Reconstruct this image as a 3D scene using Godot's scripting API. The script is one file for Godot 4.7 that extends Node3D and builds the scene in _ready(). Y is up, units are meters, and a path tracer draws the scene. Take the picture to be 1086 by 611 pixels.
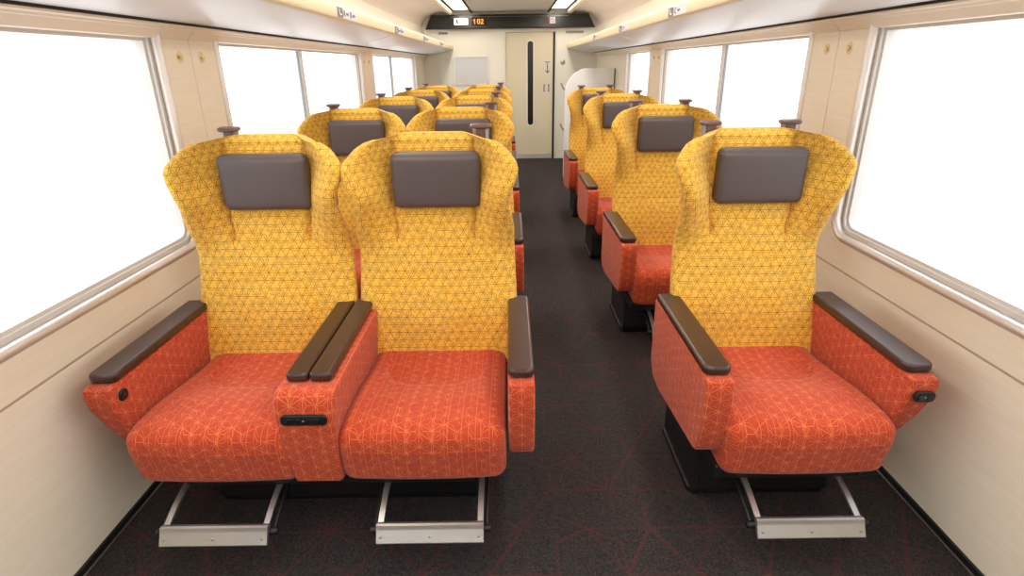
extends Node3D
# A railway carriage saloon: twin seats on the left, single seats on the right, looking at the end door.

const PITCH := 1.26
const ROW := -1.65          # z of the front row's seat base
const ENDZ := -9.04         # end wall
const BACKZ := 3.6          # wall behind the camera
const WX := 1.275           # inner face of the side walls

var M := {}
var used := {}

# ---------------------------------------------------------------- naming
func numbered(n: String) -> String:
	if not used.has(n):
		used[n] = 0
		return n
	used[n] += 1
	return "%s_%03d" % [n, used[n]]

func tag(o: Node, label: String, category: String, group := "") -> Node:
	o.set_meta("label", label)
	o.set_meta("category", category)
	if group != "":
		o.set_meta("group", group)
	return o

func thing(n: String, label: String, category: String, at := Vector3.ZERO, group := "") -> Node3D:
	var o := Node3D.new()
	o.name = numbered(n)
	o.position = at
	add_child(o, true)
	tag(o, label, category, group)
	return o

func struct(n: String) -> Node3D:
	var o := Node3D.new()
	o.name = n
	o.set_meta("kind", "structure")
	add_child(o, true)
	return o

func put(n: String, mesh: Mesh, mat: Material, parent: Node, at := Vector3.ZERO) -> MeshInstance3D:
	var o := MeshInstance3D.new()
	o.name = n
	o.mesh = mesh
	o.material_override = mat
	o.position = at
	o.cast_shadow = GeometryInstance3D.SHADOW_CASTING_SETTING_ON
	parent.add_child(o, true)
	if parent == self:
		o.set_meta("kind", "structure")
	return o

# ---------------------------------------------------------------- mesh tools: lists of triangles
func finish(t: PackedVector3Array, crease := 35.0, uv := PackedVector2Array()) -> ArrayMesh:
	var vol := 0.0
	for i in range(0, t.size(), 3):
		vol += t[i].dot(t[i + 1].cross(t[i + 2]))
	if vol > 0.0:            # Godot's front faces run clockwise
		for i in range(0, t.size(), 3):
			var s := t[i + 1]
			t[i + 1] = t[i + 2]
			t[i + 2] = s
			if uv.size() > 0:
				var w := uv[i + 1]
				uv[i + 1] = uv[i + 2]
				uv[i + 2] = w
	var fn := PackedVector3Array()
	var at := {}
	for i in range(0, t.size(), 3):
		var n := (t[i + 2] - t[i]).cross(t[i + 1] - t[i])
		fn.append(n)
		for k in 3:
			var key := Vector3i((t[i + k] * 20000.0).round())
			if at.has(key):
				at[key].append(i / 3)
			else:
				at[key] = [i / 3]
	var ns := PackedVector3Array()
	ns.resize(t.size())
	var c := cos(deg_to_rad(crease))
	for i in t.size():
		var me := fn[i / 3].normalized()
		var sum := Vector3.ZERO
		for f in at[Vector3i((t[i] * 20000.0).round())]:
			if fn[f].normalized().dot(me) >= c:
				sum += fn[f]
		ns[i] = sum.normalized() if sum.length() > 0.0 else Vector3.UP
	var a := []
	a.resize(Mesh.ARRAY_MAX)
	a[Mesh.ARRAY_VERTEX] = t
	a[Mesh.ARRAY_NORMAL] = ns
	if uv.size() > 0:
		a[Mesh.ARRAY_TEX_UV] = uv
	var m := ArrayMesh.new()
	m.add_surface_from_arrays(Mesh.PRIMITIVE_TRIANGLES, a)
	return m

func quad(t: PackedVector3Array, a: Vector3, b: Vector3, c: Vector3, d: Vector3) -> void:
	t.append_array(PackedVector3Array([a, b, c, a, c, d]))

# how the upholstered shapes depart from plain rounded boxes
func bent(kind: String, p: Vector3) -> Vector3:
	if kind == "cushion":
		var up := sstep(0.30, 0.40, p.y)
		p.y -= up * 0.030 * (1.0 - sstep(-0.15, 0.22, p.z))            # falls towards the back
		p.y -= up * 0.010 * sstep(0.26, 0.33, p.z)
		var d: float = pow(abs(p.x) / 0.165, 4.0) + pow(abs(p.z + 0.2) / 0.262, 4.0)
		p.y -= up * 0.017 * (1.0 - sstep(0.90, 1.10, d)) * sstep(-0.24, 0.0, p.z)                # the hollow with its curved front seam
		p.y += up * 0.010 * (1.0 - pow(abs(p.x) / 0.23, 2.0)) * sstep(0.05, 0.2, p.z)
		if p.z > 0.0:
			p.z -= 0.22 * max(0.0, 0.36 - p.y) * sstep(0.1, 0.3, p.z)   # the front leans under
			p.z += 0.012 * (1.0 - pow(abs(p.x) / 0.23, 2.0)) * sstep(0.2, 0.33, p.z)
	elif kind == "headrest":
		if p.z > 0.0:
			p.z += 0.010 * (1.0 - pow(abs(p.x) / 0.16, 4.0)) * (1.0 - pow(abs(p.y) / 0.11, 4.0))
			p.z -= 0.005 * exp(-pow((p.y - 0.082) / 0.004, 2))          # piped seam under the upper edge
	elif kind == "post":
		p.x *= 1.0 + 0.15 * sstep(0.0, 0.04, p.y)
	elif kind == "shell":
		p.z -= 0.2 * (p.y - 0.7) - 0.02
	return p

# a box with rounded edges; bend, if given, moves every point
func rbox(c: Vector3, size: Vector3, r: float, n := 1, k := 2, bend := "") -> PackedVector3Array:
	var t := PackedVector3Array()
	var h := size * 0.5
	r = min(r, min(h.x, min(h.y, h.z)) * 0.999)
	var lists := []
	for ax in 3:
		var l := PackedFloat32Array()
		var inner: float = h[ax] - r
		for j in k:
			l.append(-inner - r * tan(PI / 4 * (k - j) / k))
		for j in n + 1:
			l.append(-inner + 2.0 * inner * j / n)
		for j in range(1, k + 1):
			l.append(inner + r * tan(PI / 4 * j / k))
		lists.append(l)
	for ax in 3:
		var u := (ax + 1) % 3
		var v := (ax + 2) % 3
		for s in [-1.0, 1.0]:
			var grid := []
			for i in lists[u].size():
				var row := PackedVector3Array()
				for j in lists[v].size():
					var p := Vector3.ZERO
					p[ax] = h[ax] * s
					p[u] = lists[u][i]
					p[v] = lists[v][j]
					var q := p.clamp(-h + Vector3(r, r, r), h - Vector3(r, r, r))
					var w := q + (p - q).normalized() * r + c
					if bend != "":
						w = bent(bend, w)
					row.append(w)
				grid.append(row)
			for i in grid.size() - 1:
				for j in grid[0].size() - 1:
					if s > 0:
						quad(t, grid[i][j], grid[i + 1][j], grid[i + 1][j + 1], grid[i][j + 1])
					else:
						quad(t, grid[i][j], grid[i][j + 1], grid[i + 1][j + 1], grid[i + 1][j])
	return t

func box(c: Vector3, size: Vector3) -> PackedVector3Array:
	var t := PackedVector3Array()
	var h := size * 0.5
	for ax in 3:
		var u := Vector3.ZERO
		var v := Vector3.ZERO
		var w := Vector3.ZERO
		w[ax] = h[ax]
		u[(ax + 1) % 3] = h[(ax + 1) % 3]
		v[(ax + 2) % 3] = h[(ax + 2) % 3]
		quad(t, c + w - u - v, c + w + u - v, c + w + u + v, c + w - u + v)
		quad(t, c - w - u - v, c - w - u + v, c - w + u + v, c - w + u - v)
	return t

func inset(p: PackedVector2Array, d: float) -> PackedVector2Array:
	var o := PackedVector2Array()
	var area := 0.0
	for i in p.size():
		area += p[i].cross(p[(i + 1) % p.size()])
	var sg := 1.0 if area > 0 else -1.0
	for i in p.size():
		var a := (p[i] - p[i - 1 if i > 0 else p.size() - 1]).normalized()
		var b := (p[(i + 1) % p.size()] - p[i]).normalized()
		var na := Vector2(-a.y, a.x) * sg
		var nb := Vector2(-b.y, b.x) * sg
		var m := (na + nb).normalized()
		o.append(p[i] + m * d / max(0.4, m.dot(na)))
	return o

func lay(p: Vector2, h: float, axis: String) -> Vector3:
	if axis == "x":
		return Vector3(h, p.y, p.x)      # profile in (z, y)
	if axis == "y":
		return Vector3(p.x, h, p.y)      # profile in (x, z)
	return Vector3(p.x, p.y, h)          # profile in (x, y)

# a prism over a profile with rounded rims
func prism(p: PackedVector2Array, h0: float, h1: float, axis: String, bevel := 0.0, k := 3) -> PackedVector3Array:
	var t := PackedVector3Array()
	var loops := []
	var hs := PackedFloat32Array()
	if bevel > 0.0:
		for j in k + 1:
			var g := PI / 2 * j / k
			loops.append(inset(p, bevel * (1.0 - sin(g))))
			hs.append(h0 + bevel * (1.0 - cos(g)))
		for j in range(k, -1, -1):
			var g := PI / 2 * j / k
			loops.append(inset(p, bevel * (1.0 - sin(g))))
			hs.append(h1 - bevel * (1.0 - cos(g)))
	else:
		loops = [p, p]
		hs = PackedFloat32Array([h0, h1])
	for i in loops.size() - 1:
		for j in p.size():
			var j2 := (j + 1) % p.size()
			quad(t, lay(loops[i][j], hs[i], axis), lay(loops[i][j2], hs[i], axis), lay(loops[i + 1][j2], hs[i + 1], axis), lay(loops[i + 1][j], hs[i + 1], axis))
	var area := 0.0
	for i in p.size():
		area += p[i].cross(p[(i + 1) % p.size()])
	for e in 2:
		var lp: PackedVector2Array = loops[0] if e == 0 else loops[loops.size() - 1]
		var hh := h0 if e == 0 else h1
		var tr := Geometry2D.triangulate_polygon(lp)
		for i in range(0, tr.size(), 3):
			var a := lp[tr[i]]
			var b := lp[tr[i + 1]]
			var c := lp[tr[i + 2]]
			# side walls wind with the profile, the far cap too, the near cap against it
			var same := ((b - a).cross(c - a) > 0) == (area > 0)
			if (e == 1) != same:
				var s := b
				b = c
				c = s
			t.append_array(PackedVector3Array([lay(a, hh, axis), lay(b, hh, axis), lay(c, hh, axis)]))
	return t

# rings of points joined to a skin, closed by a fan at both ends
func loft(rings: Array, ends := true) -> PackedVector3Array:
	var t := PackedVector3Array()
	for i in rings.size() - 1:
		var a: PackedVector3Array = rings[i]
		var b: PackedVector3Array = rings[i + 1]
		for j in a.size():
			var j2 := (j + 1) % a.size()
			quad(t, a[j], a[j2], b[j2], b[j])
	if ends:
		for e in 2:
			var r: PackedVector3Array = rings[0] if e == 0 else rings[rings.size() - 1]
			var c := Vector3.ZERO
			for p in r:
				c += p / r.size()
			for j in r.size():
				var j2 := (j + 1) % r.size()
				if e == 0:
					t.append_array(PackedVector3Array([c, r[j2], r[j]]))
				else:
					t.append_array(PackedVector3Array([c, r[j], r[j2]]))
	return t

# a round bar along a path
func tube(path: PackedVector3Array, r: float, n := 10, flat := 1.0) -> PackedVector3Array:
	var rings := []
	var up := Vector3.UP
	for i in path.size():
		var d := (path[min(i + 1, path.size() - 1)] - path[max(i - 1, 0)]).normalized()
		var s := d.cross(up)
		if s.length() < 0.1:
			s = d.cross(Vector3.BACK)
		s = s.normalized()
		var w := s.cross(d).normalized()
		var ring := PackedVector3Array()
		for j in n:
			var g := TAU * j / n
			ring.append(path[i] + s * cos(g) * r + w * sin(g) * r * flat)
		rings.append(ring)
	return loft(rings)

# a profile (radius, height) turned round the y axis
func lathe(p: PackedVector2Array, n := 20) -> PackedVector3Array:
	var rings := []
	for q in p:
		var ring := PackedVector3Array()
		for j in n:
			ring.append(Vector3(cos(TAU * j / n) * q.x, q.y, sin(TAU * j / n) * q.x))
		rings.append(ring)
	return loft(rings)

func moved(t: PackedVector3Array, x: Transform3D) -> PackedVector3Array:
	var o := PackedVector3Array()
	for p in t:
		o.append(x * p)
	return o

func rounded(w: float, h: float, rs: Array, n := 6, c := Vector2.ZERO) -> PackedVector2Array:
	# corner radii: lower left, lower right, upper right, upper left
	var p := PackedVector2Array()
	var cs := [Vector2(-w, -h) / 2, Vector2(w, -h) / 2, Vector2(w, h) / 2, Vector2(-w, h) / 2]
	for i in 4:
		var r: float = max(rs[i], 0.0005)
		var o: Vector2 = cs[i] + Vector2(r if i == 0 or i == 3 else -r, r if i < 2 else -r)
		for j in n + 1:
			var g := PI + PI / 2 * i + PI / 2 * j / n
			p.append(c + o + Vector2(cos(g), sin(g)) * r)
	return p

# a frame: a profile (out from the path in its plane, height off the wall) swept round a closed path in the wall's plane
func frame_ring(path: PackedVector2Array, prof: PackedVector2Array, x0: float, sx: float) -> PackedVector3Array:
	var t := PackedVector3Array()
	var loops := []
	for q in prof:
		var l := inset(path, -q.x)
		var r := PackedVector3Array()
		for p in l:
			r.append(Vector3(x0 + sx * q.y, p.y, p.x))
		loops.append(r)
	for i in loops.size():
		var a: PackedVector3Array = loops[i]
		var b: PackedVector3Array = loops[(i + 1) % loops.size()]
		for j in a.size():
			var j2 := (j + 1) % a.size()
			quad(t, a[j], a[j2], b[j2], b[j])
	return t

func sstep(a: float, b: float, x: float) -> float:
	var t: float = clamp((x - a) / (b - a), 0.0, 1.0)
	return t * t * (3.0 - 2.0 * t)

func lerp_list(xs: Array, ys: Array, x: float) -> float:
	if x <= xs[0]:
		return ys[0]
	for i in xs.size() - 1:
		if x <= xs[i + 1]:
			var t: float = (x - xs[i]) / (xs[i + 1] - xs[i])
			return lerp(float(ys[i]), float(ys[i + 1]), t * t * (3 - 2 * t) * 0.5 + t * 0.5)
	return ys[ys.size() - 1]

# ---------------------------------------------------------------- computed textures
func stroke(mask: PackedFloat32Array, n: int, p: Vector2, q: Vector2, hw: float, a: float) -> void:
	var d := q - p
	var len := d.length()
	if len < 1.0:
		return
	d /= len
	var nn := Vector2(-d.y, d.x)
	var steps := int(len / 0.7)
	var w := int(ceil(hw + 1.0))
	for i in steps + 1:
		var c := p + d * (len * i / steps)
		for o in range(-w, w + 1):
			var cov: float = clamp(hw + 0.5 - abs(o), 0.0, 1.0) * a
			if cov <= 0.0:
				continue
			var s := c + nn * o
			var k := posmod(int(s.y), n) * n + posmod(int(s.x), n)
			if mask[k] < cov:
				mask[k] = cov

# a lattice of triangles with spokes to each centre, some of it left out
func lattice(n: int, cols: int, rows: int, hw: float, edge_p: float, spoke_p: float, gap: float, rng: RandomNumberGenerator, turned := false, reach := 0.72) -> PackedFloat32Array:
	var mask := PackedFloat32Array()
	mask.resize(n * n)
	var cw := float(n) / cols
	var rh := float(n) / rows
	for r in rows:
		for c in cols:
			var o := Vector2(c * cw + (cw * 0.5 if r % 2 == 1 else 0.0), r * rh)
			var e := o + Vector2(cw, 0)
			var f := o + Vector2(cw * 0.5, rh)
			var g := o + Vector2(-cw * 0.5, rh)
			for pair in [[o, e], [o, f], [o, g]]:
				if rng.randf() < edge_p:
					draw_seg(mask, n, pair[0], pair[1], hw, gap, rng, turned)
			for tri in [[o, e, f], [o, f, g]]:
				var m: Vector2 = (tri[0] + tri[1] + tri[2]) / 3.0
				for v in tri:
					if rng.randf() < spoke_p:
						draw_seg(mask, n, m, m.lerp(v, reach), hw * 0.85, gap * 0.5, rng, turned)
	return mask

func draw_seg(mask: PackedFloat32Array, n: int, a: Vector2, b: Vector2, hw: float, gap: float, rng: RandomNumberGenerator, turned: bool) -> void:
	if turned:
		a = Vector2(a.y, a.x)
		b = Vector2(b.y, b.x)
	var strength := rng.randf_range(0.65, 1.0)
	if gap <= 0.0:
		stroke(mask, n, a, b, hw, strength)
		return
	var cut := rng.randf_range(0.35, 0.65)
	stroke(mask, n, a.lerp(b, gap * rng.randf()), a.lerp(b, cut - gap * 0.5), hw, strength)
	stroke(mask, n, a.lerp(b, cut + gap * 0.5), a.lerp(b, 1.0 - gap * rng.randf()), hw, strength)

func cloth_image(n: int, mask: PackedFloat32Array, base: Color, line: Color, weave: float, rng: RandomNumberGenerator, fleck := 0.0, blotch := PackedFloat32Array()) -> ImageTexture:
	var d := PackedByteArray()
	d.resize(n * n * 3)
	var b := Vector3(base.r, base.g, base.b) * 255.0
	var l := Vector3(line.r, line.g, line.b) * 255.0
	for i in n * n:
		var y := i / n
		var k := 1.0 + (blotch[((y / 3) * n + (i % n)) / 3 % blotch.size()] if blotch.size() > 0 else 0.0) + weave * (rng.randf() - 0.5) + (weave * 0.35 if ((i % n) / 3 + y / 3) % 2 == 0 else -weave * 0.35)
		var m := mask[i]
		if fleck > 0.0 and rng.randf() < fleck:
			m = max(m, 0.5)
		var c := (b * k).lerp(l, m)
		d[i * 3] = int(clamp(c.x, 0, 255))
		d[i * 3 + 1] = int(clamp(c.y, 0, 255))
		d[i * 3 + 2] = int(clamp(c.z, 0, 255))
	var im := Image.create_from_data(n, n, false, Image.FORMAT_RGB8, d)
	im.generate_mipmaps()
	return ImageTexture.create_from_image(im)

func noise_tex(freq: float, ramp: Array, seed_: int, size := 512, octaves := 4, normal := false) -> NoiseTexture2D:
	var f := FastNoiseLite.new()
	f.seed = seed_
	f.frequency = freq
	f.fractal_octaves = octaves
	var t := NoiseTexture2D.new()
	t.width = size
	t.height = size
	t.seamless = true
	t.noise = f
	if normal:
		t.as_normal_map = true
		t.bump_strength = 2.0
	else:
		var g := Gradient.new()
		g.offsets = PackedFloat32Array([0.25, 0.75])
		g.colors = PackedColorArray([ramp[0], ramp[1]])
		t.color_ramp = g
	return t

func mat(c: Color, rough := 0.6, metal := 0.0) -> StandardMaterial3D:
	var m := StandardMaterial3D.new()
	m.albedo_color = c
	m.roughness = rough
	m.metallic = metal
	return m

func rgb(r: int, g: int, b: int) -> Color:
	return Color(r / 255.0, g / 255.0, b / 255.0)

func triplanar(m: StandardMaterial3D, scale: Vector3, world := false) -> StandardMaterial3D:
	m.uv1_triplanar = true
	m.uv1_world_triplanar = world
	m.uv1_scale = scale
	m.uv1_triplanar_sharpness = 12.0
	return m

func make_materials() -> void:
	var rng := RandomNumberGenerator.new()
	rng.seed = 77
	# golden seat cloth with broken brown lines, seven lattice cells across 0.385 m
	var n := 1024
	var ym := lattice(n, 7, 8, 3.9, 0.95, 0.55, 0.09, rng, false, 0.6)
	var y := mat(Color.WHITE, 0.92)
	y.albedo_texture = cloth_image(n, ym, rgb(232, 182, 70), rgb(82, 40, 10), 0.08, rng)
	y.uv1_scale = Vector3(1.0 / 0.225, 1.0 / 0.225, 1)
	y.rim_enabled = true
	y.rim = 0.25
	y.rim_tint = 0.5
	M.yellow = y
	var om := lattice(n, 7, 8, 2.1, 0.72, 0.68, 0.05, rng, true, 0.92)
	for i in 14:                               # long unbroken threads front to back
		var x := n * (i + 0.5 * (i % 2)) / 14.0
		if i % 2 == 0:
			stroke(om, n, Vector2(x, 0), Vector2(x, n), 2.4, 0.7)
	var o := mat(Color.WHITE, 0.9)
	o.albedo_texture = cloth_image(n, om, rgb(176, 56, 21), rgb(232, 140, 82), 0.12, rng, 0.012)
	triplanar(o, Vector3.ONE / 0.27)
	o.rim_enabled = true
	o.rim = 0.3
	o.rim_tint = 0.6
	M.orange = o
	var blot := PackedFloat32Array()
	for i in 350000:
		blot.append(rng.randf_range(-0.45, 0.55))
	var cm := lattice(n, 7, 8, 4.0, 0.6, 0.45, 0.0, rng, false, 1.0)
	for i in n * n:
		cm[i] = cm[i] * rng.randf_range(0.25, 0.8)
	var c := mat(Color.WHITE, 0.97)
	c.albedo_texture = cloth_image(n, cm, rgb(36, 32, 31), rgb(90, 32, 35), 0.5, rng, 0.02, blot)
	c.normal_enabled = true
	c.normal_texture = noise_tex(0.25, [], 5, 512, 2, true)
	c.normal_scale = 0.6
	triplanar(c, Vector3.ONE / 1.4, true)
	M.carpet = c
	var w := mat(Color.WHITE, 0.45)
	w.albedo_texture = noise_tex(0.02, [rgb(244, 234, 213), rgb(247, 238, 219)], 3)
	triplanar(w, Vector3(1.2, 6.0, 0.35), true)
	M.maple = w
	M.lintel = mat(rgb(247, 238, 220), 0.5)
	M.cream = mat(rgb(236, 226, 204), 0.5)
	M.fascia = mat(rgb(238, 224, 192), 0.42)
	M.cove = mat(rgb(234, 218, 204), 0.55)
	M.ceiling = mat(rgb(222, 216, 212), 0.5)
	M.rack = mat(rgb(228, 230, 235), 0.36, 0.1)
	var rk: StandardMaterial3D = M.rack
	rk.normal_enabled = true
	rk.normal_texture = noise_tex(0.05, [], 9, 512, 3, true)
	rk.normal_scale = 0.12
	triplanar(rk, Vector3(8, 8, 1.0), true)
	M.endwall = mat(rgb(240, 237, 226), 0.4)
	M.door = mat(rgb(226, 216, 190), 0.4)
	M.leather = mat(rgb(84, 74, 74), 0.5)
	M.cap = mat(rgb(60, 40, 35), 0.3)
	M.handle = mat(rgb(96, 72, 66), 0.3)
	M.handle_post = mat(rgb(150, 146, 156), 0.35, 0.4)
	M.black = mat(rgb(18, 18, 19), 0.45)
	M.gap = mat(rgb(40, 36, 34), 0.8)
	M.gloss_black = mat(rgb(26, 25, 25), 0.22)
	M.gasket = mat(rgb(140, 148, 160), 0.5)
	M.chrome = mat(rgb(228, 220, 215), 0.34, 0.45)
	M.alu = mat(rgb(186, 184, 182), 0.32, 0.85)
	M.sill = mat(rgb(216, 212, 208), 0.4, 0.2)
	M.white = mat(rgb(240, 240, 238), 0.35)
	M.partition = mat(rgb(240, 241, 242), 0.25)
	M.steel = mat(rgb(170, 168, 166), 0.35, 0.8)
	M.brass = mat(rgb(230, 208, 156), 0.35, 0.15)
	M.sign = mat(rgb(226, 226, 232), 0.4)
	M.sign_grey = mat(rgb(128, 124, 130), 0.5)
	M.sign_text = mat(rgb(96, 104, 138), 0.5)
	M.vent = mat(rgb(170, 166, 158), 0.5)
	M.groove = mat(rgb(196, 178, 150), 0.7)
	M.kick = mat(rgb(216, 212, 206), 0.3, 0.3)
	M.ink = mat(rgb(70, 62, 60), 0.6)
	M.sticker = mat(rgb(228, 214, 208), 0.5)
	var g := mat(Color(1, 1, 1, 0.06), 0.02)
	g.transparency = BaseMaterial3D.TRANSPARENCY_ALPHA
	g.metallic_specular = 0.15
	M.glass = g
	var acr := mat(Color(0.95, 0.96, 1.0, 0.22), 0.05)
	acr.transparency = BaseMaterial3D.TRANSPARENCY_ALPHA
	M.acrylic = acr
	var em := mat(Color(1, 0.98, 0.94), 0.5)
	em.emission_enabled = true
	em.emission = Color(1.0, 0.96, 0.88)
	em.emission_energy_multiplier = 3.0
	M.glow = em
	var led := mat(rgb(40, 20, 6), 0.5)
	led.emission_enabled = true
	led.emission = Color(1.0, 0.62, 0.28)
	led.emission_energy_multiplier = 1.6
	M.led = led
	var ws := mat(rgb(235, 235, 235), 0.4)
	ws.emission_enabled = true
	ws.emission = Color(1, 1, 1)
	ws.emission_energy_multiplier = 0.8
	M.lit_white = ws

# ---------------------------------------------------------------- seats
func backrest_mesh(waist: float, shoulder: float) -> ArrayMesh:
	var ys := [0.33, 0.40, 0.50, 0.60, 0.70, 0.80, 0.86, 0.92, 0.98, 1.02, 1.05, 1.075, 1.10, 1.12, 1.14, 1.15]
	var hws := [0.258, 0.262, 0.262, 0.260, 0.256, 0.253, 0.256, 0.266, 0.283, 0.298, 0.303, 0.298, 0.280, 0.264, 0.236, 0.205]
	var levels := []
	var top := 1.15
	var y := 0.33
	while y < top - 0.05:
		levels.append([y, 1.0, 0.0])
		y += 0.012
	for j in 9:
		var g := PI / 2 * j / 8
		levels.append([top - 0.045 + 0.045 * sin(g), max(cos(g), 0.02), g])
	var n := 80
	var rings := []
	for lv in levels:
		var yy: float = lv[0]
		var slim: float = lv[1]
		var hw: float = lerp_list(ys, hws, yy) + lerp(waist, shoulder, sstep(0.82, 0.97, yy))
		var zf := -0.20 - 0.2 * (yy - 0.39)
		var wing: float = 0.140 * sstep(0.72, 1.0, yy) * (1.0 - 0.25 * sstep(1.05, 1.15, yy))
		var low: float = 0.025 * (1.0 - sstep(0.40, 0.75, yy))
		var th := 0.118 - 0.016 * sstep(0.5, 1.1, yy)
		var ring := PackedVector3Array()
		for side in 2:
			for i in n:
				var a := -1.0 + 2.0 * i / n
				if side == 1:
					a = -a
				var s := sin(PI / 2 * a)
				var ax: float = abs(s)
				var x: float = hw * s
				var e := pow(max(0.0, 1.0 - pow(ax, 5.0)), 0.42)
				var mid := zf - th * 0.34 + wing * sstep(0.46, 0.94, ax) + low * sstep(0.5, 1.0, ax)
				var z: float
				if side == 0:
					z = mid + th * 0.34 * e * slim
					# stitched creases beside the head cushion, a soft fold across the lumbar pad
					var cx: float = abs(abs(x) - 0.142 + 0.012 * sstep(0.9, 0.78, yy))
					z -= 0.022 * exp(-pow(cx / 0.007, 2)) * sstep(0.775, 0.80, yy) * (1.0 - 0.5 * sstep(1.1, 1.15, yy)) * slim
					z -= 0.004 * exp(-pow((yy - 0.655) / 0.009, 2)) * (1.0 - sstep(0.12, 0.16, abs(x)))
					z -= 0.007 * exp(-pow((yy - 1.112) / 0.006, 2)) * (1.0 - sstep(0.13, 0.15, abs(x)))
					z += 0.012 * exp(-pow((yy - 0.58) / 0.12, 2)) * (1.0 - sstep(0.1, 0.2, abs(x)))
				else:
					z = mid - th * 0.66 * e * slim
				ring.append(Vector3(x, yy - 0.014 * sstep(0.45, 1.0, ax) * sstep(0.98, 1.14, yy), z))
		rings.append(ring)
	# skin with its own cloth coordinates in metres
	var t := PackedVector3Array()
	var uv := PackedVector2Array()
	var cum := []
	var v := 0.0
	var vs := PackedFloat32Array([0.0])
	for i in rings.size():
		var r: PackedVector3Array = rings[i]
		var acc := PackedFloat32Array([0.0])
		for j in r.size():
			acc.append(acc[j] + r[j].distance_to(r[(j + 1) % r.size()]))
		var half := acc[n / 2]
		for j in acc.size():
			acc[j] -= half
		cum.append(acc)
		if i > 0:
			v += r[n / 2].distance_to(rings[i - 1][n / 2])
			vs.append(v)
	for i in rings.size() - 1:
		var a: PackedVector3Array = rings[i]
		var b: PackedVector3Array = rings[i + 1]
		for j in a.size():
			var j2 := (j + 1) % a.size()
			quad(t, a[j], a[j2], b[j2], b[j])
			var ua := Vector2(cum[i][j], -vs[i])
			var ub := Vector2(cum[i][j + 1], -vs[i])
			var uc := Vector2(cum[i + 1][j + 1], -vs[i + 1])
			var ud := Vector2(cum[i + 1][j], -vs[i + 1])
			uv.append_array(PackedVector2Array([ua, ub, uc, ua, uc, ud]))
	for e in 2:
		var k := 0 if e == 0 else rings.size() - 1
		var r: PackedVector3Array = rings[k]
		for j in range(0, n):                 # strip between the front and the back edge
			var f0 := r[j]
			var f1 := r[j + 1]
			var b0 := r[(2 * n - j) % (2 * n)]
			var b1 := r[(2 * n - j - 1) % (2 * n)]
			if e == 0:
				quad(t, f0, b0, b1, f1)
			else:
				quad(t, f0, f1, b1, b0)
			for q in 6:
				uv.append(Vector2(cum[k][j], -vs[k]))
	return finish(t, 60.0, uv)

func cushion_mesh() -> ArrayMesh:
	return finish(rbox(Vector3(0, 0.333, 0.05), Vector3(0.476, 0.196, 0.565), 0.038, 44, 4, "cushion"), 50.0)

func headrest_mesh() -> ArrayMesh:
	return finish(rbox(Vector3.ZERO, Vector3(0.298, 0.188, 0.060), 0.022, 20, 4, "headrest"), 50.0)

func arm_profile() -> PackedVector2Array:      # (z, y), closed
	return PackedVector2Array([Vector2(-0.29, 0.555), Vector2(0.285, 0.555), Vector2(0.302, 0.548), Vector2(0.310, 0.53), Vector2(0.312, 0.49), Vector2(0.305, 0.42), Vector2(0.292, 0.36), Vector2(0.276, 0.318), Vector2(0.262, 0.303), Vector2(0.245, 0.297), Vector2(0.10, 0.280), Vector2(-0.16, 0.250), Vector2(-0.25, 0.262), Vector2(-0.29, 0.31)])

func cap_mesh(w: float, r: float) -> ArrayMesh:
	# a plank with a rounded nose, thicker in the middle of its length
	var p := rounded(w, 0.55, [0.012, 0.012, r, r], 6)
	var q := PackedVector2Array()
	for v in p:
		q.append(Vector2(v.x, v.y))
	return finish(prism(q, 0.0, 0.027, "y", 0.009, 4), 40.0)

func button_panel(parent: Node, at: Vector3, w: float, turn: Vector3, buttons: int) -> void:
	var o := put("control_panel", finish(prism(rounded(w, 0.032, [0.0125, 0.0125, 0.0125, 0.0125]), -0.006, 0.006, "z", 0.003), 40.0), M.black, parent, at)
	o.rotation = turn
	for i in buttons:
		var x := (i - (buttons - 1) * 0.5) * w * 0.42
		put("button", finish(prism(rounded(max(w * 0.3, 0.016), 0.016, [0.0055, 0.0055, 0.0055, 0.0055]), 0.0, 0.004, "z", 0.0015), 40.0), M.gloss_black, o, Vector3(x, 0, 0.005))
	if buttons > 1:
		put("screw", finish(moved(lathe(PackedVector2Array([Vector2(0.003, 0), Vector2(0.003, 0.002), Vector2(0.001, 0.003)]), 10), Transform3D(Basis(Vector3.RIGHT, PI / 2), Vector3.ZERO)), 40.0), M.steel, o, Vector3(0, 0, 0.005))

func armrest(parent: Node, x: float, w: float, inner: float, cap_w: float, lean := 0.0) -> MeshInstance3D:
	var t := prism(arm_profile(), -w / 2, w / 2, "x", 0.009, 4)
	if lean != 0.0:                             # the window side tucks in towards the bottom, the nose runs back
		for i in t.size():
			var p := t[i]
			var k := sstep(0.56, 0.28, p.y)
			if p.x * lean < 0.0:
				p.x += lean * 0.035 * k
			if p.z > 0.0:
				p.z -= 0.05 * k
			t[i] = p
	var o := put("armrest", finish(t, 40.0), M.orange, parent, Vector3(x, 0, 0))
	put("armrest_cap", cap_mesh(cap_w, cap_w * 0.32), M.cap, o, Vector3(inner, 0.556, 0.002))
	return o

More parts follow.
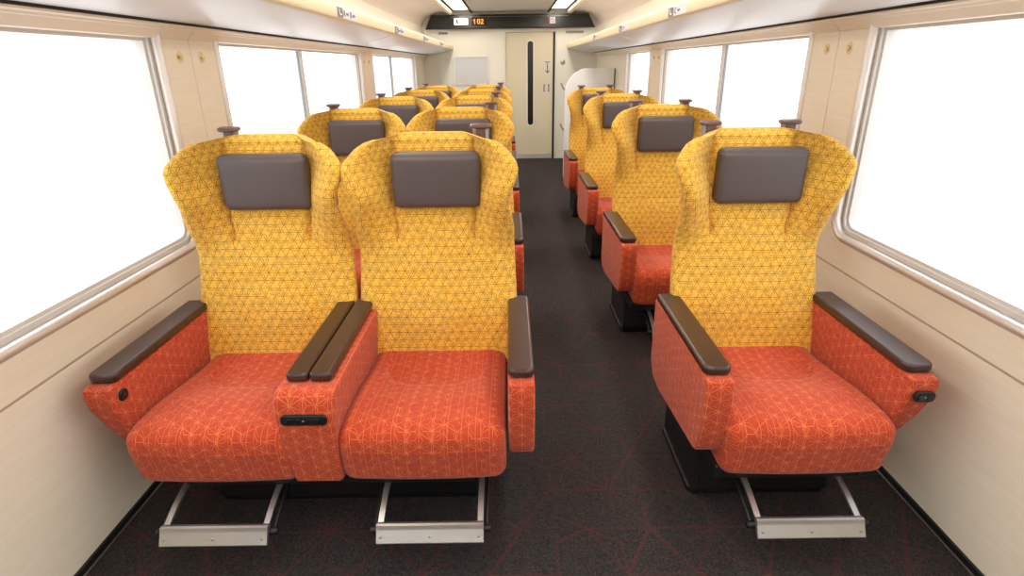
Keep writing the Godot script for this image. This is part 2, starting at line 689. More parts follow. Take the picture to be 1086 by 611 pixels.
func footrest(parent: Node, x: float) -> void:
	var plate := PackedVector2Array([Vector2(0.372, 0.152), Vector2(0.384, 0.157), Vector2(0.391, 0.155), Vector2(0.394, 0.146), Vector2(0.396, 0.141), Vector2(0.412, 0.112), Vector2(0.407, 0.104), Vector2(0.398, 0.107), Vector2(0.380, 0.138), Vector2(0.372, 0.142)])
	var o := put("footrest", finish(prism(plate, -0.152, 0.152, "x", 0.002), 30.0), M.alu, parent, Vector3(x, 0, 0))
	for s in [-1.0, 1.0]:
		var path := PackedVector3Array()
		for k in 7:
			var t := k / 6.0
			path.append(Vector3(s * 0.142, 0.142 + 0.05 * t + 0.012 * sin(t * PI), 0.372 - 0.20 * t))
		var strip := PackedVector3Array()
		var rings := []
		for p in path:
			rings.append(PackedVector3Array([p + Vector3(-0.008, 0, 0), p + Vector3(0.008, 0, 0), p + Vector3(0.008, 0.008, 0.002), p + Vector3(-0.008, 0.008, 0.002)]))
		strip.append_array(loft(rings))
		put("footrest_arm", finish(strip, 30.0), M.alu, o)
		var hinge := PackedVector3Array()
		for p in path:
			hinge.append(p + Vector3(s * 0.018, -0.012, -0.005))
		put("side_lever", finish(tube(hinge, 0.006, 8), 50.0), M.black, o)
		put("pivot", finish(moved(lathe(PackedVector2Array([Vector2(0.011, -0.014), Vector2(0.011, 0.012), Vector2(0.007, 0.016)]), 12), Transform3D(Basis(Vector3.BACK, -s * PI / 2), Vector3(s * 0.158, 0.128, 0.375))), 40.0), M.black, o)
	for s in [-0.138, 0.0, 0.138]:
		put("screw", finish(moved(lathe(PackedVector2Array([Vector2(0.0045, 0), Vector2(0.0045, 0.002), Vector2(0.002, 0.0035)]), 10), Transform3D(Basis(Vector3.RIGHT, 1.22), Vector3(s, 0.127, 0.4035))), 40.0), M.steel, o)

func grab_handle(parent: Node, x: float) -> void:
	var post := rbox(Vector3(0, 0, 0), Vector3(0.050, 0.09, 0.028), 0.012, 1, 3, "post")
	var o := put("grab_handle", finish(post, 40.0), M.handle_post, parent, Vector3(x, 1.124, -0.400))
	var cap := prism(rounded(0.076, 0.046, [0.016, 0.016, 0.02, 0.02]), 0.0, 0.012, "y", 0.006, 4)
	put("handle_cap", finish(moved(cap, Transform3D(Basis(Vector3.RIGHT, 0.12), Vector3(0, 0.036, 0.006))), 40.0), M.handle, o)
	var rib := rbox(Vector3(0, 0.005, 0.016), Vector3(0.034, 0.06, 0.006), 0.0025, 1, 2)
	put("handle_latch", finish(rib, 40.0), M.handle, o)

func one_seat(parent: Node, x: float, pull_at: Array, foot := 0.0, back := 0.0, wide := true) -> void:
	put("seat_cushion", M.cushion_mesh, M.orange, parent, Vector3(x, 0, 0))
	var b := put("backrest", M.wide_back if wide else M.slim_back, M.yellow, parent, Vector3(x + back, 0, 0))
	var h := put("headrest", M.headrest_mesh, M.leather, b, Vector3(0.012, 1.001, -0.297))
	h.rotation.x = 0.05
	var shell := rbox(Vector3(0, 0.70, -0.355), Vector3(0.44, 0.70, 0.03), 0.012, 6, 2, "shell")
	put("back_shell", finish(shell, 40.0), M.leather, b)
	footrest(parent, x + foot)
	for px in pull_at:
		grab_handle(parent, x + px)

func pedestal(parent: Node, x: float, w: float) -> void:
	var o := put("pedestal", finish(prism(PackedVector2Array([Vector2(-0.26, 0.0), Vector2(0.10, 0.0), Vector2(0.13, 0.05), Vector2(0.10, 0.26), Vector2(-0.26, 0.26)]), -w / 2, w / 2, "x", 0.008), 40.0), M.black, parent, Vector3(x, 0, 0))
	put("seat_frame", finish(rbox(Vector3(0, 0.225, 0.02), Vector3(w, 0.05, 0.5), 0.01), 40.0), M.black, o)
	for s in [-1.0, 1.0]:
		put("floor_bracket", finish(rbox(Vector3(s * (w / 2 - 0.02), 0.012, -0.08), Vector3(0.06, 0.024, 0.34), 0.006), 40.0), M.black, o)

func double_seat() -> Node3D:
	var r := thing("double_seat", "-", "seat", Vector3(-0.571, 0, ROW))
	var a := -0.302
	var b := 0.288
	pedestal(r, 0.0, 0.86)
	one_seat(r, a, [-0.12], 0.0, 0.010)
	one_seat(r, b, [0.16], 0.02, -0.003)
	var left := armrest(r, a - 0.282, 0.080, 0.0, 0.082, 1.0)
	button_panel(left, Vector3(0.040, 0.515, 0.262), 0.034, Vector3(0, PI / 2, 0), 1)
	armrest(r, 0.571, 0.074, 0.0, 0.074)
	# broad console between the two seats
	var prof := PackedVector2Array([Vector2(-0.29, 0.553), Vector2(0.30, 0.553), Vector2(0.325, 0.546), Vector2(0.34, 0.526), Vector2(0.346, 0.49), Vector2(0.342, 0.42), Vector2(0.328, 0.33), Vector2(0.312, 0.25), Vector2(0.28, 0.238), Vector2(-0.29, 0.238)])
	var shape := prism(prof, -0.08, 0.08, "x", 0.011, 4)
	for i in shape.size():
		shape[i].x *= 0.86 + 0.16 * sstep(0.24, 0.5, shape[i].y)
	var con := put("centre_console", finish(shape, 40.0), M.orange, r, Vector3(-0.014, 0, 0))
	for s in [-1.0, 1.0]:
		put("armrest_cap", cap_mesh(0.062, 0.014), M.cap, con, Vector3(s * 0.0325, 0.554, 0.002))
	button_panel(r, Vector3(-0.014, 0.480, 0.346), 0.125, Vector3(0.04, 0, 0), 2)
	return r

func single_seat() -> Node3D:
	var r := thing("single_seat", "-", "seat", Vector3(0.812, 0, ROW))
	pedestal(r, -0.02, 0.44)
	one_seat(r, 0.0, [-0.14, 0.135], 0.0, 0.0, false)
	armrest(r, -0.270, 0.076, 0.0, 0.080)
	armrest(r, 0.284, 0.082, 0.0, 0.084, -1.0)
	button_panel(r, Vector3(0.284, 0.505, 0.312), 0.056, Vector3(0.03, 0, 0), 2)
	return r

# ---------------------------------------------------------------- the carriage
func side_wall(side: String, s: float, holes: Array) -> void:
	var root := struct("wall_" + side)
	var csg := CSGCombiner3D.new()
	csg.name = "wall_shell"
	root.add_child(csg, true)
	var b := CSGBox3D.new()
	b.name = "wall_slab"
	b.size = Vector3(0.09, 2.25, BACKZ - ENDZ + 0.2)
	b.position = Vector3(s * (WX + 0.045), 1.125, (BACKZ + ENDZ) / 2)
	b.material = M.maple
	csg.add_child(b)
	var gr := CSGBox3D.new()
	gr.name = "wall_groove"
	gr.operation = CSGShape3D.OPERATION_SUBTRACTION
	gr.size = Vector3(0.014, 0.007, BACKZ - ENDZ + 0.4)
	gr.position = Vector3(s * (WX - 0.003), 0.588, (BACKZ + ENDZ) / 2)
	gr.material = M.groove
	csg.add_child(gr)
	for h in holes:
		var c := CSGPolygon3D.new()
		c.name = "window_opening"
		c.operation = CSGShape3D.OPERATION_SUBTRACTION
		c.polygon = rounded(h[1] - h[0], 0.764, [0.07, 0.07, 0.02, 0.02], 8)
		c.depth = 0.3
		c.material = M.sill
		c.transform = Transform3D(Basis(Vector3(0, 0, -1), Vector3.UP, Vector3(1, 0, 0)), Vector3(s * WX + 0.15, 1.104, (h[0] + h[1]) / 2))
		csg.add_child(c)

func side_window(n: int, s: float, z0: float, z1: float, mull: Array) -> void:
	# z0 < z1; bottom 0.722, top 1.486 of the opening, the lintel covers its upper edge
	var w := struct("window_%d" % n)
	var zc := (z0 + z1) / 2
	var path := rounded(z1 - z0, 0.764, [0.07, 0.07, 0.02, 0.02], 8, Vector2(zc, 1.104))
	var prof := PackedVector2Array([Vector2(-0.004, -0.012), Vector2(-0.006, 0.004), Vector2(0.0, 0.013), Vector2(0.008, 0.017), Vector2(0.016, 0.015), Vector2(0.023, 0.008), Vector2(0.025, 0.0), Vector2(0.022, -0.006)])
	put("window_frame", finish(frame_ring(path, prof, s * WX, -s), 50.0), M.chrome, w)
	var inner := PackedVector2Array([Vector2(-0.002, -0.014), Vector2(-0.020, -0.014), Vector2(-0.020, -0.024), Vector2(-0.030, -0.026), Vector2(-0.030, -0.066), Vector2(-0.002, -0.066)])
	put("inner_frame", finish(frame_ring(path, inner, s * WX, -s), 30.0), M.sill, w)
	var cuts := [z0 + 0.026]
	for m in mull:
		cuts.append(m)
	cuts.append(z1 - 0.026)
	for i in cuts.size() - 1:
		var a: float = cuts[i]
		var b: float = cuts[i + 1]
		put("pane", finish(box(Vector3(s * (WX + 0.052), 1.104, (a + b) / 2), Vector3(0.006, 0.71, b - a - 0.004)), 30.0), M.glass, w)
	for m in mull:
		put("mullion", finish(rbox(Vector3(s * (WX + 0.050), 1.104, m), Vector3(0.03, 0.716, 0.060), 0.006), 30.0), M.white, w)
		put("gasket", finish(box(Vector3(s * (WX + 0.046), 1.104, m + 0.033), Vector3(0.012, 0.716, 0.007)), 30.0), M.gasket, w)

func text(parent: Node, s: String, size: float, at: Vector3, basis: Basis, m: Material, n := "lettering") -> void:
	var f := SystemFont.new()
	f.font_names = PackedStringArray(["Droid Sans"])
	f.font_weight = 700
	var t := TextMesh.new()
	t.text = s
	t.font = f
	t.font_size = 32
	t.pixel_size = size / 32.0
	t.depth = 0.0015
	t.horizontal_alignment = HORIZONTAL_ALIGNMENT_LEFT
	var o := put(n, t, m, parent)
	o.transform = Transform3D(basis, at)

func luggage_rack(side: String, s: float, label: String, signs: Array, joint: float) -> void:
	var r := thing("luggage_rack", label, "luggage rack")
	# underside: a shallow curved shell from the wall to the fascia
	var z0 := ENDZ + 0.002
	var z1 := BACKZ
	var low := PackedVector2Array()
	var up := PackedVector2Array()
	for k in 13:
		var t := k / 12.0
		var x := 1.235 - 0.385 * t
		var y := 1.520 + 0.052 * t - 0.016 * sin(PI * t)
		low.append(Vector2(s * x, y))
		up.append(Vector2(s * x, y + 0.018))
	up.reverse()
	low.append_array(up)
	for seg in [[z0, joint - 0.006], [joint + 0.006, joint + 3.4], [joint + 3.412, z1]]:
		put("shelf_panel", finish(prism(low, seg[0], seg[1], "z", 0.002), 40.0), M.rack, r)
	for j in [joint, joint + 3.406]:
		put("joint_strip", finish(prism(low, j - 0.008, j + 0.008, "z"), 40.0), M.white, r, Vector3(0, -0.002, 0))
	# fascia: the pale front edge
	var fp := PackedVector2Array([Vector2(s * 0.856, 1.572), Vector2(s * 0.840, 1.574), Vector2(s * 0.832, 1.579), Vector2(s * 0.8295, 1.586), Vector2(s * 0.8285, 1.612), Vector2(s * 0.8295, 1.634), Vector2(s * 0.833, 1.641), Vector2(s * 0.840, 1.644), Vector2(s * 0.856, 1.645)])
	put("fascia", finish(prism(fp, z0, z1, "z"), 30.0), M.fascia, r)
	put("edge_seam", finish(box(Vector3(s * 0.862, 1.6465, (z0 + z1) / 2), Vector3(0.014, 0.005, z1 - z0)), 30.0), M.gap, r)
	for sg in signs:
		var x: float = s * 0.8275
		var p := put("seat_sign", finish(rbox(Vector3(x, 1.606, sg[0]), Vector3(0.003, 0.046, sg[1]), 0.001), 30.0), M.sign, r)
		# on the left wall text runs away from the camera, on the right towards it
		var e := Vector3(0, 0, -1) if s < 0 else Vector3(0, 0, 1)
		var face := Basis(e, Vector3.UP, Vector3(-s, 0, 0))
		var start: Vector3 = Vector3(x - s * 0.0018, 1.606, sg[0]) - e * sg[1] * 0.5
		var plate := prism(rounded(0.095, 0.044, [0.008, 0.008, 0.008, 0.008], 3), 0.0, 0.002, "z")
		var pl := put("row_plate", finish(plate, 30.0), M.sign_grey, p)
		pl.transform = Transform3D(face, start + e * 0.048)
		var seat := PackedVector2Array([Vector2(-0.028, 0.016), Vector2(-0.016, 0.016), Vector2(-0.006, -0.006), Vector2(0.022, -0.006), Vector2(0.022, -0.015), Vector2(-0.014, -0.015)])
		var ic := put("seat_pictogram", finish(prism(seat, 0.002, 0.003, "z"), 30.0), M.white, p)
		ic.transform = Transform3D(face.scaled_local(Vector3(0.85, 0.8, 1.0)), start + e * 0.050)
		var wide := face.scaled_local(Vector3(1.45, 1.0, 1.0))
		var up_ := Vector3(0, 0.001, 0)
		if s < 0:
			text(p, "A", 0.040, start + e * 0.108 + up_, wide, M.sign_text)
			text(p, "win", 0.018, start + e * 0.160 + up_, wide, M.sign_text)
			text(p, "B", 0.040, start + e * 0.228 + up_, wide, M.sign_text)
			text(p, "aisle", 0.018, start + e * 0.278 + up_, wide, M.sign_text)
		else:
			text(p, "C", 0.040, start + e * 0.112 + up_, wide, M.sign_text)
			text(p, "win", 0.018, start + e * 0.166 + up_, wide, M.sign_text)

func coat_hook(s: float, z: float, label: String) -> void:
	var o := thing("coat_hook", label, "coat hook", Vector3(s * WX, 1.405, z), "coat hooks on the window pillars")
	var turn := Basis(Vector3.BACK, s * PI / 2)
	put("rose", finish(moved(lathe(PackedVector2Array([Vector2(0.024, -0.002), Vector2(0.024, 0.003), Vector2(0.021, 0.006), Vector2(0.012, 0.006), Vector2(0.010, 0.003)]), 24), Transform3D(turn, Vector3.ZERO)), 35.0), M.brass, o)
	put("peg", finish(moved(lathe(PackedVector2Array([Vector2(0.006, 0.0), Vector2(0.006, 0.007), Vector2(0.009, 0.009), Vector2(0.010, 0.012), Vector2(0.008, 0.014), Vector2(0.003, 0.015)]), 20), Transform3D(turn, Vector3.ZERO)), 40.0), M.brass, o)

func _ready() -> void:
	# ---- camera
	var cam := Camera3D.new()
	cam.name = "camera"
	cam.fov = rad_to_deg(2.0 * atan(305.5 / 606.53))
	cam.near = 0.05
	cam.far = 200.0
	cam.transform = Transform3D(Basis(Vector3.RIGHT, -0.3716) * Basis(Vector3.BACK, -0.0135), Vector3(-0.022, 1.36, 0.0))
	add_child(cam)
	cam.current = true
	# ---- bright overcast daylight outside
	var we := WorldEnvironment.new()
	we.name = "environment"
	var env := Environment.new()
	var sky := Sky.new()
	var sm := ProceduralSkyMaterial.new()
	sm.sky_top_color = Color(0.93, 0.96, 1.0)
	sm.sky_horizon_color = Color(1.0, 1.0, 1.0)
	sm.ground_bottom_color = Color(0.86, 0.86, 0.85)
	sm.ground_horizon_color = Color(0.97, 0.97, 0.96)
	sm.sky_energy_multiplier = 1.0
	sky.sky_material = sm
	env.background_mode = Environment.BG_SKY
	env.sky = sky
	env.background_energy_multiplier = 2.6
	env.tonemap_mode = Environment.TONE_MAPPER_LINEAR
	env.tonemap_exposure = 1.14
	env.sdfgi_enabled = true
	env.ssao_enabled = true
	env.ssil_enabled = true
	we.environment = env
	add_child(we)
	make_materials()
	# ---- the cove lights along the ceiling: a glowing diffuser and a light of its size under it
	var zmid := (BACKZ + ENDZ) / 2
	var zlen := BACKZ - ENDZ
	for s in [-1.0, 1.0]:
		var l := thing("ceiling_light", "long white strip light along the ceiling above the %s" % ("left rack" if s < 0 else "right rack"), "ceiling light", Vector3(s * 0.68, 2.092, zmid))
		put("light_diffuser", finish(rbox(Vector3(0, 0, 0), Vector3(0.20, 0.012, zlen - 0.5), 0.004), 30.0), M.glow, l)
		put("light_tray", finish(box(Vector3(0, 0.012, 0), Vector3(0.24, 0.012, zlen - 0.46)), 30.0), M.white, l)
		var a := AreaLight3D.new()
		a.name = "strip_lamp"
		a.area_size = Vector2(0.18, zlen - 0.6)
		a.light_color = Color(1.0, 0.97, 0.93)
		a.light_energy = 5.0
		a.shadow_enabled = true
		a.transform = Transform3D(Basis(Vector3.RIGHT, -PI / 2), Vector3(0, -0.010, 0))
		l.add_child(a)
	# ---- shell
	put("floor", finish(box(Vector3(0, -0.05, zmid), Vector3(2.76, 0.1, zlen + 0.2)), 30.0), M.carpet, self)
	put("ceiling", finish(box(Vector3(0, 2.30, zmid), Vector3(2.76, 0.1, zlen + 0.2)), 30.0), M.white, self)
	side_wall("left", -1.0, [[-8.18, -5.62], [-5.18, -2.66], [-2.21, 0.75], [1.0, 3.4]])
	side_wall("right", 1.0, [[-6.72, -5.62], [-5.18, -2.66], [-2.21, 0.75], [1.0, 3.4]])
	var wn := 1
	for w in [[-1, -8.18, -5.62, [-6.75]], [-1, -5.18, -2.66, [-3.83]], [-1, -2.21, 0.75, [-0.73]], [-1, 1.0, 3.4, [2.2]], [1, -6.72, -5.62, []], [1, -5.18, -2.66, [-3.84]], [1, -2.21, 0.75, [-0.73]], [1, 1.0, 3.4, [2.2]]]:
		side_window(wn, float(w[0]), w[1], w[2], w[3])
		wn += 1
	put("wall_rear", finish(box(Vector3(0, 1.1, BACKZ + 0.05), Vector3(2.76, 2.4, 0.1)), 30.0), M.endwall, self)
	end_wall()
	trims()
	# ---- racks
	luggage_rack("left", -1.0, "silver grey luggage rack with cream front edge over the left windows", [[-3.18, 0.40], [-4.64, 0.38], [-6.08, 0.38], [-7.50, 0.38], [-1.70, 0.40]], -4.47)
	luggage_rack("right", 1.0, "silver grey luggage rack with cream front edge over the right windows", [[-3.18, 0.32], [-4.64, 0.32], [-6.08, 0.32], [-1.70, 0.32]], -5.0)
	# ---- seats
	M.wide_back = backrest_mesh(0.021, -0.013)
	M.slim_back = backrest_mesh(0.0, -0.009)
	M.cushion_mesh = cushion_mesh()
	M.headrest_mesh = headrest_mesh()
	var dl := ["twin yellow and orange reclining seats at front left, both metal footrests in view",
		"twin yellow and orange seats in the second left row, just behind the front pair",
		"twin yellow and orange seats in the third left row, beside the second window pillar",
		"twin yellow and orange seats in the fourth row on the left side",
		"twin yellow and orange seats in the last left row, nearest the end wall"]
	var d0 := double_seat()
	for i in 5:
		var d: Node3D = d0
		if i > 0:
			d = d0.duplicate()
			d.name = numbered("double_seat")
			add_child(d, true)
			d.position.z = ROW - PITCH * i
		tag(d, dl[i], "train seat", "twin seats along the left side")
	var slb := ["single yellow and orange reclining seat at front right, nearest the camera",
		"single yellow and orange seat in the second row on the right, behind the front one",
		"single yellow and orange seat in the third row on the right side",
		"single yellow and orange seat in the last right row before the white partition"]
	var s0 := single_seat()
	for i in 4:
		var d: Node3D = s0
		if i > 0:
			d = s0.duplicate()
			d.name = numbered("single_seat")
			add_child(d, true)
			d.position.z = ROW - PITCH * i
		tag(d, slb[i], "train seat", "single seats along the right side")
	# ---- hooks
	for s in [-1.0, 1.0]:
		var sd := "left" if s < 0 else "right"
		coat_hook(s, -2.345, "round brass coat hook on the near %s pillar, the one closer to the camera" % sd)
		coat_hook(s, -2.510, "round brass coat hook on the near %s pillar, the one farther from the camera" % sd)
		coat_hook(s, -5.315, "small brass coat hook on the far %s pillar, closer to the camera" % sd)
		coat_hook(s, -5.480, "small brass coat hook on the far %s pillar, farther from the camera" % sd)

func end_wall() -> void:
	var root := struct("wall_end")
	var z := ENDZ
	# plain panels left and right of the door and above it
	for p in [[-1.36, -1.028, 0.0, 2.25], [-1.022, -0.084, 0.0, 2.25], [0.674, 1.36, 0.0, 2.25], [-0.080, 0.670, 1.852, 2.25]]:
		put("wall_panel", finish(rbox(Vector3((p[0] + p[1]) / 2, (p[2] + p[3]) / 2, z - 0.05), Vector3(p[1] - p[0], p[3] - p[2], 0.1), 0.002), 30.0), M.endwall, root)
	put("backing", finish(box(Vector3(0, 1.1, z - 0.13), Vector3(2.72, 2.3, 0.04)), 30.0), M.gap, root)
	put("joint_strip", finish(rbox(Vector3(-1.025, 1.0, z + 0.001), Vector3(0.012, 1.9, 0.006), 0.002), 30.0), M.white, root)
	put("kick_plate", finish(rbox(Vector3(-0.72, 0.04, z + 0.002), Vector3(1.26, 0.08, 0.008), 0.002), 30.0), M.kick, root)
	for v in [[-1.035, -0.90, 1.80], [0.803, 1.063, 1.795]]:
		var g := put("vent_grille", finish(rbox(Vector3((v[0] + v[1]) / 2, v[2], z + 0.003), Vector3(v[1] - v[0], 0.032, 0.008), 0.003), 30.0), M.vent, root)
		for k in 3:
			put("slat", finish(box(Vector3((v[0] + v[1]) / 2, v[2] - 0.008 + 0.008 * k, z + 0.008), Vector3(v[1] - v[0] - 0.016, 0.003, 0.004)), 30.0), M.sign_grey, g)
	put("lock_rosette", finish(moved(lathe(PackedVector2Array([Vector2(0.036, 0), Vector2(0.036, 0.006), Vector2(0.030, 0.010), Vector2(0.012, 0.010), Vector2(0.010, 0.014), Vector2(0.002, 0.015)]), 24), Transform3D(Basis(Vector3.RIGHT, PI / 2), Vector3(0.77, 1.391, z))), 35.0), M.steel, root)
	# the sliding door
	var d := struct("door_1")
	put("door_leaf", finish(rbox(Vector3(0.275, 0.905, z - 0.045), Vector3(0.700, 1.79, 0.05), 0.004), 30.0), M.door, d)
	put("door_head", finish(rbox(Vector3(0.295, 1.826, z - 0.03), Vector3(0.745, 0.046, 0.06), 0.003), 30.0), M.endwall, d)
	put("door_frame", finish(rbox(Vector3(-0.078, 0.926, z - 0.01), Vector3(0.012, 1.852, 0.05), 0.003), 30.0), M.white, d)
	put("door_frame", finish(rbox(Vector3(0.664, 0.926, z - 0.01), Vector3(0.016, 1.852, 0.05), 0.003), 30.0), M.white, d)
	put("door_seal", finish(rbox(Vector3(0.638, 0.905, z - 0.03), Vector3(0.026, 1.80, 0.03), 0.004), 30.0), M.black, d)
	put("kick_plate", finish(rbox(Vector3(0.275, 0.04, z - 0.018), Vector3(0.70, 0.08, 0.008), 0.002), 30.0), M.kick, d)
	var zf := z - 0.020
	put("window_bezel", finish(prism(rounded(0.112, 1.21, [0.055, 0.055, 0.055, 0.055], 8, Vector2(0.2935, 1.0945)), zf - 0.002, zf + 0.005, "z", 0.002), 30.0), M.white, d)
	put("window_slit", finish(prism(rounded(0.082, 1.18, [0.04, 0.04, 0.04, 0.04], 8, Vector2(0.2935, 1.0945)), zf, zf + 0.007, "z", 0.001), 30.0), M.gloss_black, d)
	var st := put("arrow_sticker", finish(prism(rounded(0.096, 0.19, [0.01, 0.01, 0.01, 0.01], 3, Vector2(0.545, 1.32)), zf, zf + 0.0015, "z"), 30.0), M.sticker, d)
	put("arrow", finish(prism(PackedVector2Array([Vector2(0.539, 1.38), Vector2(0.539, 1.262), Vector2(0.518, 1.285), Vector2(0.511, 1.277), Vector2(0.545, 1.240), Vector2(0.579, 1.277), Vector2(0.572, 1.285), Vector2(0.551, 1.262), Vector2(0.551, 1.38)]), zf + 0.001, zf + 0.003, "z"), 30.0), M.ink, st)
	put("caption_bar", finish(box(Vector3(0.545, 1.396, zf + 0.002), Vector3(0.07, 0.014, 0.002)), 30.0), M.sign_grey, st)
	var s2 := put("door_sticker", finish(prism(rounded(0.10, 0.15, [0.01, 0.01, 0.01, 0.01], 3, Vector2(0.533, 1.030)), zf, zf + 0.0015, "z"), 30.0), M.sticker, d)
	for k in [-1.0, 1.0]:
		var br := PackedVector2Array([Vector2(0.533 + k * 0.020, 1.085), Vector2(0.533 + k * 0.042, 1.085), Vector2(0.533 + k * 0.042, 0.985), Vector2(0.533 + k * 0.020, 0.985), Vector2(0.533 + k * 0.020, 0.998), Vector2(0.533 + k * 0.029, 0.998), Vector2(0.533 + k * 0.029, 1.072), Vector2(0.533 + k * 0.020, 1.072)])
		put("bracket_mark", finish(prism(br, zf + 0.001, zf + 0.003, "z"), 30.0), M.ink, s2)
	# black header with the information display
	var h := thing("information_panel", "glossy black header panel with orange display above the end door", "information display", Vector3(0, 1.862, z))
	put("panel_body", finish(prism(PackedVector2Array([Vector2(-1.20, 0.0), Vector2(1.205, 0.0), Vector2(1.115, 0.172), Vector2(-1.12, 0.172)]), 0.0, 0.10, "z", 0.004), 30.0), M.gloss_black, h)
	put("panel_rim", finish(prism(PackedVector2Array([Vector2(-1.21, -0.012), Vector2(1.215, -0.012), Vector2(1.205, 0.004), Vector2(-1.20, 0.004)]), 0.0, 0.108, "z", 0.002), 30.0), M.black, h)
	put("panel_lip", finish(rbox(Vector3(0, 0.142, 0.102), Vector3(1.66, 0.004, 0.006), 0.001), 30.0), M.steel, h)
	var ld := put("display_screen", finish(rbox(Vector3(-0.435, 0.080, 0.101), Vector3(0.21, 0.105, 0.006), 0.002), 30.0), M.gap, h)
	text(ld, "1", 0.09, Vector3(-0.530, 0.080, 0.1045), Basis.IDENTITY, M.led, "display_lettering")
	text(ld, "02", 0.09, Vector3(-0.470, 0.080, 0.1045), Basis.IDENTITY, M.led, "display_lettering")
	var ws := put("lit_sign", finish(rbox(Vector3(-0.695, 0.082, 0.102), Vector3(0.20, 0.085, 0.008), 0.003), 30.0), M.lit_white, h)
	put("pictogram", finish(prism(PackedVector2Array([Vector2(-0.775, 0.05), Vector2(-0.76, 0.05), Vector2(-0.755, 0.08), Vector2(-0.745, 0.05), Vector2(-0.73, 0.05), Vector2(-0.745, 0.112), Vector2(-0.76, 0.112)]), 0.105, 0.108, "z"), 30.0), M.ink, ws)
	put("dark_sign", finish(rbox(Vector3(0.515, 0.082, 0.101), Vector3(0.066, 0.075, 0.005), 0.002), 30.0), mat(rgb(70, 46, 40), 0.4), h)
	var ns := put("no_smoking_sign", finish(rbox(Vector3(0.605, 0.086, 0.101), Vector3(0.074, 0.082, 0.006), 0.002), 30.0), M.sign, h)
	var red := mat(rgb(190, 60, 66), 0.5)
	var ring := PackedVector3Array()
	var rr := []
	for k in 25:
		var g := TAU * k / 24.0
		var dv := Vector3(cos(g), sin(g), 0)
		var c := Vector3(0.605, 0.086, 0.104)
		rr.append(PackedVector3Array([c + dv * 0.022, c + dv * 0.029, c + dv * 0.029 + Vector3(0, 0, 0.002), c + dv * 0.022 + Vector3(0, 0, 0.002)]))
	ring.append_array(loft(rr, false))
	put("red_ring", finish(ring, 30.0), red, ns)
	put("red_bar", finish(moved(box(Vector3.ZERO, Vector3(0.05, 0.007, 0.002)), Transform3D(Basis(Vector3.BACK, -PI / 4), Vector3(0.605, 0.086, 0.105))), 30.0), red, ns)
	# acrylic notice holder
	var nf := thing("notice_holder", "empty clear notice holder with pale side rails on the end wall", "notice holder", Vector3(-0.577, 1.10, z))
	put("back_plate", finish(rbox(Vector3(0, 0.188, 0.004), Vector3(0.50, 0.376, 0.006), 0.002), 30.0), mat(rgb(232, 230, 228), 0.15), nf)
	put("acrylic_sheet", finish(box(Vector3(0, 0.188, 0.012), Vector3(0.50, 0.376, 0.004)), 30.0), M.acrylic, nf)
	for s in [-1.0, 1.0]:
		put("side_rail", finish(rbox(Vector3(s * 0.252, 0.188, 0.010), Vector3(0.018, 0.38, 0.018), 0.004), 30.0), M.white, nf)
	for y in [-0.002, 0.378]:
		put("cross_rail", finish(rbox(Vector3(0, y, 0.010), Vector3(0.52, 0.010, 0.016), 0.003), 30.0), M.chrome, nf)
	# white partition behind the last single seat
	var pt := thing("partition", "white glossy partition with a rounded upper corner behind the last right seat", "partition", Vector3(0.955, 0, -7.385))
	put("partition_panel", finish(prism(rounded(0.606, 1.317, [0.014, 0.014, 0.014, 0.30], 12, Vector2(0, 0.6585)), -0.015, 0.015, "z", 0.006), 30.0), M.partition, pt)
	put("edge_gasket", finish(rbox(Vector3(0.300, 0.66, 0.014), Vector3(0.014, 1.30, 0.012), 0.004), 30.0), M.black, pt)
	for y in [0.62, 1.10]:
		put("edge_grip", finish(tube(PackedVector3Array([Vector3(-0.298, y - 0.03, 0.0), Vector3(-0.325, y, 0.0), Vector3(-0.345, y + 0.05, 0.0)]), 0.010, 8), 50.0), M.steel, pt)

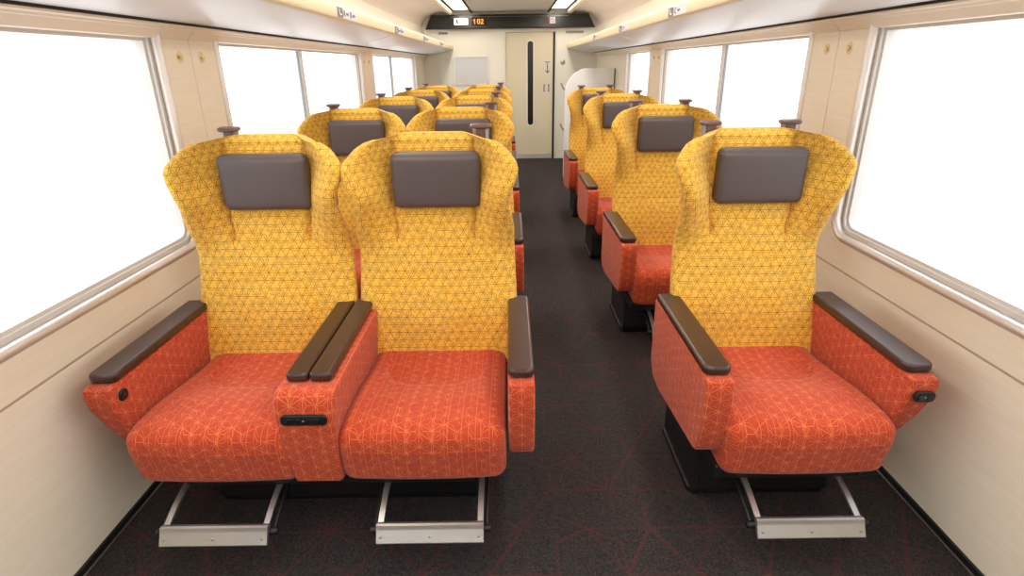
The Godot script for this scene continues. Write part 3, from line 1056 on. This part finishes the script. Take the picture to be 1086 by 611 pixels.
func trims() -> void:
	var z0 := ENDZ
	var z1 := BACKZ
	var k := 1
	for s in [-1.0, 1.0]:
		var sd := "left" if s < 0 else "right"
		# floor edge: a dark strip with a bright line on it
		var bb := put("baseboard_" + sd, finish(rbox(Vector3(s * (WX - 0.004), 0.014, (z0 + z1) / 2), Vector3(0.012, 0.028, z1 - z0), 0.003), 30.0), M.black, self)
		put("edge_line", finish(rbox(Vector3(s * (WX - 0.0115), 0.006, (z0 + z1) / 2), Vector3(0.005, 0.005, z1 - z0), 0.001), 30.0), M.steel, bb)
		# lintel over the windows, with a raised bead
		var lp := PackedVector2Array([Vector2(s * 1.29, 1.466), Vector2(s * 1.268, 1.468), Vector2(s * 1.246, 1.494), Vector2(s * 1.241, 1.496), Vector2(s * 1.236, 1.502), Vector2(s * 1.226, 1.506), Vector2(s * 1.224, 1.512), Vector2(s * 1.29, 1.514)])
		for seg in [[z0, -5.426], [-5.422, -2.432], [-2.428, 0.57], [0.574, z1]]:
			put("trim_%d" % k, finish(prism(lp, seg[0], seg[1], "z", 0.001), 25.0), M.lintel, self)
			k += 1
		put("trim_%d" % k, finish(box(Vector3(s * 1.245, 1.516, (z0 + z1) / 2), Vector3(0.06, 0.008, z1 - z0)), 30.0), M.gap, self)
		k += 1
		# pillar panels between the windows
		var wall := get_node("wall_" + sd)
		for pz in [[-2.632, -2.434], [-2.430, -2.240], [-5.590, -5.400], [-5.396, -5.210]]:
			put("pillar_panel", finish(rbox(Vector3(s * (WX - 0.001), 1.10, (pz[0] + pz[1]) / 2), Vector3(0.008, 0.735, pz[1] - pz[0]), 0.002), 30.0), M.maple, wall)
		# cove from the rack's back up to the lights
		var cv := PackedVector2Array()
		var cu := PackedVector2Array()
		for j in 15:
			var t := j / 14.0
			var x: float = 0.87 + 0.42 * pow(max(cos(t * PI / 2), 0.0), 0.62)
			var y := 1.70 + 0.37 * pow(sin(t * PI / 2), 0.62)
			cv.append(Vector2(s * x, y))
			cu.append(Vector2(s * (x + 0.02), y + 0.03))
		cu.reverse()
		cv.append_array(cu)
		for seg in [[z0, -8.0], [-7.996, -6.0], [-5.996, -3.0], [-2.996, 0.0], [0.004, z1]]:
			put("trim_%d" % k, finish(prism(cv, seg[0], seg[1], "z", 0.001), 30.0), M.cove, self)
			k += 1
		# rolled lip between cove and light
		var lipp := PackedVector2Array()
		for j in 14:
			var g := TAU * j / 14.0
			lipp.append(Vector2(s * 0.845 + 0.038 * cos(g), 2.058 + 0.028 * sin(g)))
		put("trim_%d" % k, finish(prism(lipp, z0, z1, "z"), 40.0), M.fascia, self)
		k += 1
		put("trim_%d" % k, finish(box(Vector3(s * 0.548, 2.076, (z0 + z1) / 2), Vector3(0.026, 0.03, z1 - z0)), 30.0), M.gap, self)
		k += 1
	put("trim_%d" % k, finish(rbox(Vector3(0, 2.082, (z0 + z1) / 2), Vector3(1.07, 0.03, z1 - z0), 0.004), 30.0), M.ceiling, self)
